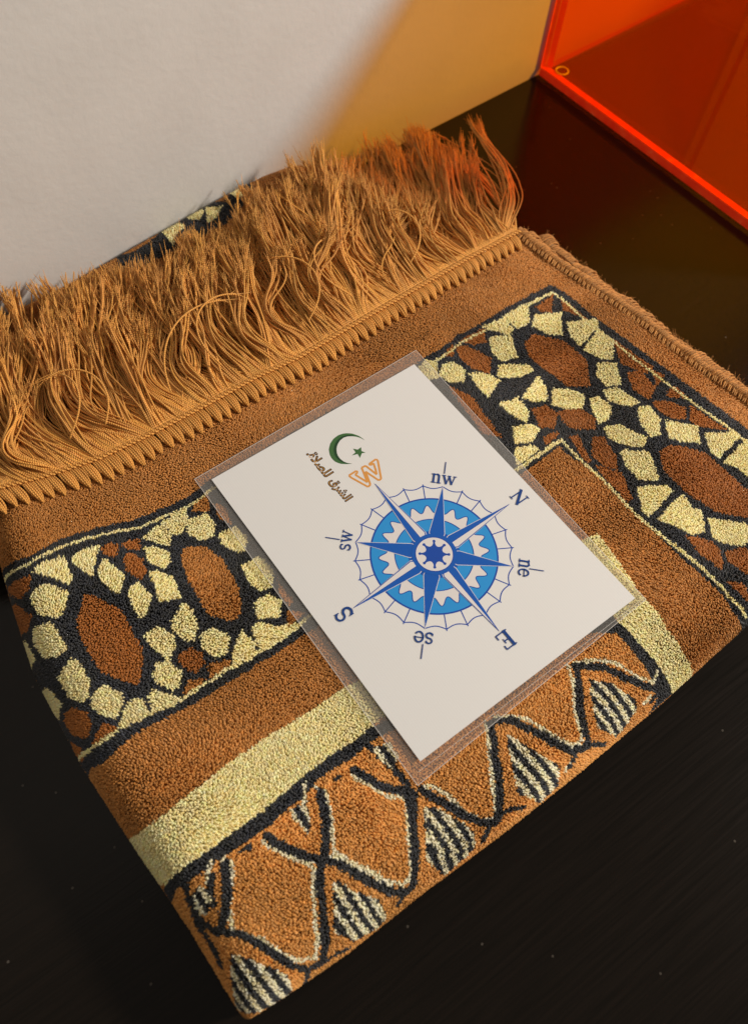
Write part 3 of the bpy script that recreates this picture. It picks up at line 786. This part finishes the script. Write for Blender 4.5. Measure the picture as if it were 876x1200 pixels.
# ---- the fringe itself
def fringe_base(x, y):
    """height of what the strands lie on"""
    zt = np.maximum(top_back(np.clip(x, -.06, .27)), .020)
    f = np.clip((y - .212) / .03, 0, 1)
    return (H + .0008) * (1 - f) + f * (zt + .003)
PN = 22
paths, rads, cols = [], [], []
tips = []
t = np.linspace(0, 1, PN)
def clump(x0, y0, L, leanx, s1, s2, lift, nstr, curl, tone, spread):
    """strands that start together at one stitch and sweep back as one lock"""
    # direction angle along the lock (0 = straight back, + to the right)
    lockpinch = rng.uniform(.0006, .0019)
    ang0 = leanx + s1 * np.cos(t * math.pi * 1.0) * (1 - t * .3) + s2 * np.sin(t * math.pi * 2.1)
    for k in range(nstr):
        f = rng.uniform(-1, 1)
        l = L * rng.choice([rng.uniform(.93, 1.03), rng.uniform(.80, 1.03)], p=[.8, .2])
        ang = ang0 + f * spread * t + rng.normal(0, .06) * np.sin(t * rng.uniform(4, 9) + rng.uniform(0, 6)) * 2
        dxy = l / (PN - 1)
        x = x0 + f * .0027 + np.concatenate([[0], np.cumsum(np.sin(ang[:-1]) * dxy)])
        y = y0 + np.concatenate([[0], np.cumsum(np.cos(ang[:-1]) * dxy)])
        # locks bunch around the middle
        x = x - f * lockpinch * np.sin(t * math.pi * .9)
        h = lift * (np.sin(np.minimum(t * 1.25, 1) * math.pi / 2) ** 1.2) * rng.uniform(.45, 1.1)
        z = fringe_base(x, y) + h + curl * np.clip(t - .7, 0, 1) ** 1.5 * rng.uniform(.3, 1.6)
        z[0] = H + .0008 - base_drop(x[0]); z[1] = max(z[1] * .4 + z[0] * .6, H + .001 - base_drop(x[1]))
        lim = wall_y(x) - .0022 - .002 * rng.uniform(0, 1)
        over = np.maximum(y - lim, 0)
        y = np.minimum(y, lim); z = z + over * .35
        paths.append(np.stack([x, y, z], 1))
        r0 = .00041 * rng.uniform(.85, 1.15)
        rads.append(r0 * np.where(t < .93, 1, 1 - (t - .93) / .07 * .55))
        cols.append(STR * tone * rng.uniform(.78, 1.18) * np.array([1, rng.uniform(.95, 1.05), rng.uniform(.85, 1.1)]))
for layer, (n_cl, lmin, lmax, lift0, lift1) in enumerate(((92, .092, .116, .0008, .004), (80, .075, .110, .003, .010), (52, .046, .082, .005, .0135))):
    for i in range(n_cl):
        x0 = -.046 + (.2505 + .046) * (i + rng.uniform(.15, .85)) / n_cl
        leanx = np.interp(x0, [-.04, .03, .10, .18, .25], [.02, .05, .12, .20, .30]) + rng.normal(0, .13)
        s1 = np.interp(x0, [-.04, .06, .12, .2, .25], [-.35, -.50, -.50, -.35, .0]) * rng.uniform(-.1, 1.6)
        s2 = rng.normal(0, .24)
        if x0 > .215: leanx = min(leanx, .30) + rng.normal(.0, .10); s1 = rng.normal(.0, .16); s2 *= .5
        L = rng.uniform(lmin, lmax) * np.interp(x0, [-.04, .045, .075, .125, .15, .25], [1.03, 1.0, .86, .86, 1.0, .93])
        clump(x0, float(stitch_y(x0)) + .0006, L, leanx, s1, s2, rng.uniform(lift0, lift1), int(rng.integers(14, 22)), rng.uniform(.0, .045), rng.uniform(.85, 1.1), rng.uniform(-.04, .16))
# a few strays that loop across the others
for x0, L, a0, tw_, lf in ((.03, .045, .9, -2.6, .007), (.085, .05, -.5, 2.6, .009), (.155, .045, -.9, 2.4, .008), (.015, .035, 1.2, -1.8, .008), (.19, .04, 1.3, -2.2, .008), (.13, .05, 1.25, -2.4, .008), (.06, .06, .2, 1.7, .009)):
    ang = a0 + tw_ * t
    x = x0 + np.concatenate([[0], np.cumsum(np.sin(ang[:-1]) * L / PN)]); y = float(stitch_y(x0)) + .012 + np.concatenate([[0], np.cumsum(np.cos(ang[:-1]) * L / PN)])
    z = H + .006 + lf * np.sin(t * math.pi * .8) ** .7
    paths.append(np.stack([x, y, z], 1)); rads.append(np.full(PN, .00042)); cols.append(STR * 1.05)
paths = np.array(paths); rads = np.array(rads); cols = np.array(cols)
st = ([], [], [], [])
add_tubes(st, paths, rads, 5, cols)
# frayed ends: each strand opens into fine fibres
nS = len(paths); per = 4
tipP = np.repeat(paths[:, -3], per, 0); dirT = np.repeat(paths[:, -1] - paths[:, -4], per, 0)
dirT /= np.linalg.norm(dirT, axis=1, keepdims=True) + 1e-9
m_ = nS * per
Lf = rng.uniform(.003, .008, m_)[:, None]
d1 = dirT + rng.normal(0, .13, (m_, 3)); d2 = dirT + rng.normal(0, .30, (m_, 3)) + np.array([0, 0, .08])
fib = np.stack([tipP, tipP + d1 * Lf * .5, tipP + d1 * Lf * .7 + d2 * Lf * .35, tipP + d1 * Lf * .8 + d2 * Lf * .75], 1)
lim = wall_y(fib[..., 0]) - .001; fib[..., 1] = np.minimum(fib[..., 1], lim)
add_tubes(st, fib, np.array([[.00030, .00026, .00018, .00007]] * m_), 3, np.repeat(cols, per, 0) * 1.12)
fr_ob = flush(st, 'fringe', m_yarn, rug)
fr_ob['kind'] = 'stuff'

# ------------------------------------------------------------------ the laminated compass card
ZK = H + .0002
c_px = (420 + 430 / 4.867, 560 + 441 / 4.867)
cc = pix(c_px, ZK)
card = thing('compass_card', 'white card with blue compass rose in a clear sleeve on the rug', 'card', (cc[0], cc[1], ZK))
def slab(name, corners, z0, z1, m, parent, smooth=False, subdiv=1):
    P4 = [pix(p, ZK) for p in corners]
    v = [(q[0], q[1], z0) for q in P4] + [(q[0], q[1], z1) for q in P4]
    f = [[3, 2, 1, 0], [4, 5, 6, 7], [0, 1, 5, 4], [1, 2, 6, 5], [2, 3, 7, 6], [3, 0, 4, 7]]
    # orient faces outwards for corner order given clockwise in the photo
    f = [x[::-1] for x in f]
    o = mesh_np(name, v, f, m, smooth=smooth)
    return keep(o, parent)
LAM = [(228, 562), (487, 411), (756, 703), (489, 921)]
PAP = [(248, 563), (485, 428), (743, 702), (492, 893)]
sleeve = slab('plastic_sleeve', LAM, ZK, ZK + .0003, m_film, card)
def strip(name, p, q_, wmm, z, m, parent, hgt=.0001):
    a_, b_ = pix(p, ZK)[:2], pix(q_, ZK)[:2]
    d_ = (b_ - a_) / np.linalg.norm(b_ - a_); n_ = np.array([-d_[1], d_[0]]) * wmm * .0005
    v = [(*(a_ - n_), z), (*(b_ - n_), z), (*(b_ + n_), z), (*(a_ + n_), z)]
    v += [(x, y, z + hgt) for x, y, _ in v]
    f = [[3, 2, 1, 0], [4, 5, 6, 7], [0, 1, 5, 4], [1, 2, 6, 5], [2, 3, 7, 6], [3, 0, 4, 7]]
    return keep(mesh_np(name, v, f, m, smooth=False), parent)
for a_, b_ in zip(LAM, LAM[1:] + LAM[:1]):
    strip('sleeve_edge', a_, b_, .22, ZK + .0003, m_seam, sleeve)
strip('sleeve_seam', (490, 905), (749, 705), .14, ZK + .00031, m_seam, sleeve)
paper = slab('paper', PAP, ZK + .0005, ZK + .0008, m_paper, card)
ZP = ZK + .0008
ca = math.radians(1.5)
ex = np.array([math.cos(ca), math.sin(ca)]); ey = np.array([-math.sin(ca), math.cos(ca)])
def loc(x, y, z=0):
    q = cc[:2] + (ex * x + ey * y) * .001
    return (q[0], q[1], z)
def flatmesh(name, polys, layer, m, parent):
    """polys: list of polygons (mm, card frame); thin inked shapes stacked above the paper"""
    v, fs, n = [], {}, 0
    z = ZP + .000012 + layer * .000010
    bm = bpy.data.meshes.new(name)
    faces = []
    for i, q in enumerate(polys):
        a2 = sum(q[j][0] * q[(j + 1) % len(q)][1] - q[(j + 1) % len(q)][0] * q[j][1] for j in range(len(q)))
        if a2 < 0: q = q[::-1]
        zz = z + (i % 9) * .0000011
        v += [loc(x, y, zz) for x, y in q]
        faces.append(list(range(n, n + len(q)))); n += len(q)
    bm.from_pydata(v, [], faces); bm.materials.append(m)
    o = bpy.data.objects.new(name, bm); COL.objects.link(o)
    return keep(o, parent)
def pol(r, a): return (r * math.cos(math.radians(a)), r * math.sin(math.radians(a)))
def ring(r0, r1, a0=0, a1=360, n=96):
    out = []
    for i in range(n):
        x, y = a0 + (a1 - a0) * i / n, a0 + (a1 - a0) * (i + 1) / n
        out.append([pol(r0, x), pol(r1, x), pol(r1, y), pol(r0, y)])
    return out
def stroke(p, q, wd_, w2=None):
    w2 = wd_ if w2 is None else w2
    d_ = np.array(q, float) - np.array(p, float); L = np.hypot(*d_) + 1e-9; n_ = np.array([-d_[1], d_[0]]) / L / 2
    p, q = np.array(p, float), np.array(q, float)
    return [tuple(p + n_ * wd_), tuple(p - n_ * wd_), tuple(q - n_ * w2), tuple(q + n_ * w2)]
def polyline(pts, wd_):
    return [stroke(a_, b_, wd_) for a_, b_ in zip(pts[:-1], pts[1:])]

rose = flatmesh('compass_rose', [[pol(25.0, i * 3) for i in range(120)]], 1, ink_mid, card)
flatmesh('disc_rim', ring(24.7, 25.35), 2, ink_dark, rose)
# outer web: spokes and hanging scallops
web = []
for i in range(24):
    a_ = i * 15
    if i % 3 != 0: web.append(stroke(pol(25.2, a_), pol(31.9, a_), .40))
    pts = [pol(31.2 - 1.35 * math.sin(math.pi * j / 8), a_ + 15 * j / 8) for j in range(9)]
    web += polyline(pts, .42)
flatmesh('outer_web', web, 3, ink_dark, rose)
# pale saw-tooth band
zz, zl = [], []
for i in range(8):
    c0 = 22.5 + i * 45
    n_pk = 3
    a0, a1 = c0 - 18.0, c0 + 18.0
    prof_ = []
    m2 = 36
    for j in range(m2 + 1):
        f = j / m2
        r_ = 18.5 + 3.4 * ((1 + math.cos(2 * math.pi * 2.17 * (f - .27))) / 2) ** 1.2
        prof_.append(pol(r_, a0 + (a1 - a0) * f))
    inner = [pol(15.6, a0 + (a1 - a0) * j / m2) for j in range(m2 + 1)]
    for j in range(m2): zz.append([inner[j], prof_[j], prof_[j + 1], inner[j + 1]])
    zl += polyline(prof_, .36)
flatmesh('saw_tooth_band', zz, 4, ink_white, rose)
flatmesh('saw_tooth_outline', zl, 5, ink_dark, rose)
flatmesh('inner_ring', ring(15.4, 15.75), 6, ink_dark, rose)
flatmesh('inner_disc', [[pol(10.3, i * 6) for i in range(60)]], 7, ink_ray, rose)
# rays
def ray(ang, R_, base_r, half, split):
    tip = pol(R_, ang); l_ = pol(base_r, ang + half); r2 = pol(base_r, ang - half); mid = pol(base_r * .5, ang)
    o = flatmesh('ray_halo', [[pol(R_ + .9, ang), pol(base_r * 1.0, ang + half + 1.6), (0, 0), pol(base_r * 1.0, ang - half - 1.6)]], 8 if not split else 12, ink_white, rose)
    o = flatmesh('ray', [[tip, l_, (0, 0), r2]], 9 if not split else 13, ink_ray, rose)
    if split:
        flatmesh('ray_pale_half', [[pol(R_ * .985, ang), mid, pol(base_r * 1.0, ang - half * .9)]], 14, ink_white, rose)
        for s_ in (-1,):
            flatmesh('ray_outline', [stroke(tip, r2, .22), stroke(tip, mid, .15)], 15, ink_dark, rose)
    return o
for i in range(4): ray(45 + 90 * i, 31.0, 9.9, 17.5, False)
for i in range(4): ray(90 * i, 39.0, 10.1, 17.5, True)
flatmesh('hub_ring', [[pol(9.0, i * 6) for i in range(60)]], 17, ink_ray, rose)
flatmesh('hub_disc', [[pol(7.4, i * 6) for i in range(60)]], 18, ink_white, rose)
flatmesh('hub_rim', ring(7.25, 7.6, n=60), 19, ink_dark, rose)
gear = []
for i in range(8):
    a_ = i * 45 + 8
    for r_, o_ in ((3.6, -17), (3.9, -11), (4.6, -5.2), (5.3, -4.2), (5.6, -6.5), (6.1, -4.5), (6.3, 0), (6.1, 4.5), (5.6, 6.5), (5.3, 4.2), (4.6, 5.2), (3.9, 11), (3.6, 17)):
        gear.append(pol(r_, a_ + o_))
gear = [gear]
flatmesh('hub_gear', gear, 20, ink_dark, rose)

# --- serif lettering drawn as strokes; box of width w, height 1
GL = {
 'N': (.92, [((.16, 0), (.16, 1), .07), ((.10, 1), (.78, 0), .15), ((.78, 0), (.78, 1), .07), ((.02, .02), (.30, .02), .05), ((.0, .98), (.22, .98), .05), ((.64, .98), (.92, .98), .05)]),
 'E': (.80, [((.2, 0), (.2, 1), .15), ((.04, .025), (.78, .025), .06), ((.04, .975), (.74, .975), .06), ((.2, .52), (.55, .52), .055), ((.55, .38), (.55, .66), .05), ((.74, .98), (.74, .74), .06), ((.78, .02), (.78, .28), .06)]),
 'n': (.62, [((.14, 0), (.14, .66), .10), ((.0, .02), (.28, .02), .05), ((.0, .63), (.14, .63), .05), ((.14, .52), (.24, .63), .06), ((.24, .63), (.38, .66), .07), ((.38, .66), (.48, .56), .10), ((.48, .56), (.48, 0), .10), ((.34, .02), (.62, .02), .05)]),
 'w': (.90, [((.10, .64), (.30, .02), .10), ((.30, .02), (.46, .60), .05), ((.46, .60), (.64, .02), .10), ((.64, .02), (.82, .64), .05), ((.0, .64), (.22, .64), .05), ((.36, .64), (.56, .64), .05), ((.72, .64), (.92, .64), .05)]),
}
def arc(cx, cy, rx, ry, a0, a1, wd_, n=10):
    p_ = [(cx + rx * math.cos(math.radians(a0 + (a1 - a0) * i / n)), cy + ry * math.sin(math.radians(a0 + (a1 - a0) * i / n))) for i in range(n + 1)]
    return [(p_[i], p_[i + 1], wd_) for i in range(n)]
GL['e'] = (.58, arc(.29, .33, .24, .32, 0, 325, .085, 18) + [((.06, .36), (.53, .36), .05)])
GL['s'] = (.50, arc(.25, .49, .17, .155, 30, 270, .075, 12) + arc(.25, .17, .19, .165, 90, -150, .085, 12) + [((.40, .50), (.42, .64), .045), ((.07, .02), (.07, .17), .045)])
GL['S'] = (.66, arc(.33, .74, .24, .24, 25, 270, .10, 14) + arc(.33, .26, .26, .25, 90, -155, .12, 14) + [((.56, .72), (.58, .98), .05), ((.07, .02), (.07, .30), .05)])
def word(name, text, R_, ang, size, m, sp=.06):
    wtot = sum(GL[c][0] for c in text) + sp * (len(text) - 1)
    hgt = 1.0 if text.isupper() else .66
    up = np.array(pol(1, ang)); rt = np.array([up[1], -up[0]])
    polys = []; x = -wtot / 2
    for c in text:
        for (p, q, wd_) in GL[c][1]:
            P1 = up * R_ + rt * (x + p[0]) * size + up * (p[1] - hgt / 2) * size
            Q1 = up * R_ + rt * (x + q[0]) * size + up * (q[1] - hgt / 2) * size
            d_ = (Q1 - P1) / (np.hypot(*(Q1 - P1)) + 1e-9) * wd_ * size * .25
            polys.append(stroke(P1 - d_, Q1 + d_, wd_ * size * 1.2))
        x += GL[c][0] + sp
    return flatmesh(name, polys, 24, m, rose)
word('letter', 'N', 44.6, 0.0, 6.0, ink_letter)
word('letter', 'S', 43.4, 180.0, 6.6, ink_letter)
word('letter', 'E', 43.2, -90.0, 6.6, ink_letter)
word('letters', 'nw', 34.6, 45, 6.4, ink_letter)
word('letters', 'ne', 35.3, -45, 6.0, ink_letter)
word('letters', 'se', 34.8, -135, 6.4, ink_letter)
word('letters', 'sw', 34.8, 135, 6.0, ink_letter)
for a_ in (45, -45, 135, -135):
    flatmesh('tick_mark', [stroke(pol(37.4, a_), pol(43.2, a_), .38)], 24, ink_letter, rose)

# --- crescent, star, W, traced on the card
tW = (355, 495, 8.76)
def to_mm(fr, pts):
    out = []
    for p in fr_px(fr, pts):
        q = pix(p, ZK)[:2] - cc[:2]
        out.append((float(q @ ex) * 1000, float(q @ ey) * 1000))
    return out
outer = [(630,195),(600,165),(550,140),(500,125),(450,121),(400,127),(350,147),(305,185),(275,235),(264,290),(272,340),(295,385),(335,418),(380,435),(440,439),(505,434)]
inner_ = [(505,434),(455,428),(415,412),(375,380),(350,340),(342,290),(350,245),(375,200),(410,170),(450,155),(500,152),(550,158),(595,172),(630,195)]
n_o = len(outer)
quads_c = []
oi = [np.array(outer[min(i, n_o - 1)], float) for i in range(n_o)]
inn = np.array(inner_[::-1], float)
def resample(pts, n):
    pts = np.array(pts, float); L = np.concatenate([[0], np.cumsum(np.hypot(*np.diff(pts, axis=0).T))]); s_ = np.linspace(0, L[-1], n)
    return np.stack([np.interp(s_, L, pts[:, 0]), np.interp(s_, L, pts[:, 1])], 1)
ro, ri = resample(outer, 28), resample(inn, 28)
quads_c = [to_mm(tW, [ro[i], ro[i + 1], ri[i + 1], ri[i]]) for i in range(27)]
moon = flatmesh('crescent', quads_c, 2, ink_green, card)
rm = ri * .62 + ro * .38
flatmesh('crescent_shade', [to_mm(tW, [rm[i], rm[i + 1], ri[i + 1], ri[i]]) for i in range(5, 27)], 4, ink_green2, moon)
star = to_mm(tW, [(640,320),(603,327),(582,375),(560,335),(500,350),(538,318),(512,280),(560,290),(595,265),(598,305)])
cst = tuple(np.mean(star, 0))
flatmesh('star', [[star[i], star[(i + 1) % 10], cst] for i in range(10)], 3, ink_green, card)
Wp = [(470,555),(545,508),(560,522),(535,548),(660,625),(600,475),(640,455),(755,545),(745,500),(722,430),(690,450),(676,438),(745,388),(765,400),(800,590),(775,605),(640,515),(690,650),(665,672),(490,575)]
Wm = to_mm(tW, Wp)
flatmesh('letter', polyline(Wm + [Wm[0]], .85), 3, ink_orange, card)

# --- arabic line (two words), gold with a dark outline
def arabic(s, y0, y1, xc, name):
    sx_ = None; par = card
    for k, (m, off_, lay) in enumerate(((ink_black, .046, 2), (ink_gold, -.024, 5))):
        cu_ = bpy.data.curves.new(name, 'FONT'); cu_.body = s; cu_.align_x = 'CENTER'; cu_.align_y = 'CENTER'
        cu_.offset = off_; cu_.resolution_u = 3; cu_.fill_mode = 'FRONT'
        tmp = bpy.data.objects.new('tmp', cu_); COL.objects.link(tmp)
        dg = bpy.context.evaluated_depsgraph_get(); dg.update()
        me = bpy.data.meshes.new_from_object(tmp.evaluated_get(dg))
        bpy.data.objects.remove(tmp); bpy.data.curves.remove(cu_)
        co = np.array([v.co[:] for v in me.vertices])
        if sx_ is None:
            sx_ = abs(y1 - y0) / np.ptp(co[:, 0]); c0 = (co.max(0) + co.min(0)) / 2
        for v_, c_ in zip(me.vertices, co):
            X_, Y_ = (c_[0] - c0[0]) * sx_, (c_[1] - c0[1]) * sx_ * 1.08
            v_.co = loc(xc + Y_, (y0 + y1) / 2 - X_, ZP + .00003 + lay * .00001)
        me.materials.clear(); me.materials.append(m)
        o = bpy.data.objects.new(name if k == 0 else 'gold_fill', me); COL.objects.link(o)
        if k == 0:
            keep(o, card); par = o
        else:
            o.parent = par; o.matrix_parent_inverse = Matrix.Translation(card.location).inverted()
            o.matrix_parent_inverse = (par.matrix_parent_inverse).inverted() @ Matrix.Identity(4) if False else Matrix.Identity(4)
arabic('\uFED5\uFEAE\uFEB8\uFEDF\uFE8D', 39.0, 51.0, -13.4, 'arabic_text')
arabic('.\uFE93\uFEFC\uFEBC\uFEE0\uFEDF', 53.0, 67.2, -12.8, 'arabic_text')

# ------------------------------------------------------------------ the orange acrylic box
TH = .0052
bx0 = np.array([0.3864, 0.3408])            # outer corner next to the wall
boxt = thing('acrylic_box', 'open orange transparent acrylic box with bright fluorescent cut edges standing against the wall', 'box', (bx0[0], bx0[1], 0))
fd = np.array([.0562, -.99842])             # direction of the near face, away from the wall
bd = np.array([.99842, .0562])
WX, WY, HZ = .26, .222, .204
Z0 = .0015
def panel(name, o2, d2, length, n2, z0, z1, parent, thick=TH, faces_mat=None):
    """upright or flat plate from o2 along d2 (length), thickness along n2"""
    o2, d2, n2 = map(np.array, (o2, d2, n2))
    pts = [o2, o2 + d2 * length, o2 + d2 * length + n2 * thick, o2 + n2 * thick]
    v = [(*q, z0) for q in pts] + [(*q, z1) for q in pts]
    f = [[3, 2, 1, 0], [4, 5, 6, 7], [0, 1, 5, 4], [1, 2, 6, 5], [2, 3, 7, 6], [3, 0, 4, 7]]
    mi = faces_mat
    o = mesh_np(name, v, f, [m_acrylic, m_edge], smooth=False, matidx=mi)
    bv = o.modifiers.new('bevel', 'BEVEL'); bv.width = .0004; bv.segments = 2
    return keep(o, parent)
# bottom plate runs under the walls: its cut edge shows all round
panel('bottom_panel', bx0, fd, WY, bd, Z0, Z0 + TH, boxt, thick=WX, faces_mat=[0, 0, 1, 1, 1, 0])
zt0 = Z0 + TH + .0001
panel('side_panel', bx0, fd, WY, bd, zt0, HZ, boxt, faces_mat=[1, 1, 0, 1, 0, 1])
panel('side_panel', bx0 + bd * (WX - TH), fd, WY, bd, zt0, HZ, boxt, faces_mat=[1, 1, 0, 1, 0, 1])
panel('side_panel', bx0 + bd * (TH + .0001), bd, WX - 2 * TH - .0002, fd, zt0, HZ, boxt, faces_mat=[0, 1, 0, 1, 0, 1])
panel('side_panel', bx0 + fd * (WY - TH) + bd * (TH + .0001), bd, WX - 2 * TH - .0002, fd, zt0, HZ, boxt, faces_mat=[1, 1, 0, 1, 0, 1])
def foot(cx, cy):
    th = np.linspace(0, 2 * np.pi, 33)[:32]
    rr_, rt = .0040, .0006
    ph = np.arange(8) * np.pi / 4
    V = np.array([[cx + (rr_ + rt * np.cos(b_)) * np.cos(a_), cy + (rr_ + rt * np.cos(b_)) * np.sin(a_), Z0 + TH + .0005 + rt * .8 * np.sin(b_)] for a_ in th for b_ in ph])
    idx = np.arange(256).reshape(32, 8)
    q = np.stack([idx, np.roll(idx, -1, 0), np.roll(np.roll(idx, -1, 0), -1, 1), np.roll(idx, -1, 1)], -1).reshape(-1, 4)
    keep(mesh_np('clear_ring', V, q, m_foot), boxt)
for a_, b_ in ((.0085, .0112), (.012, WY - .014), (WX - .012, .014), (WX - .012, WY - .014)):
    q = bx0 + bd * a_ + fd * b_; foot(q[0], q[1])
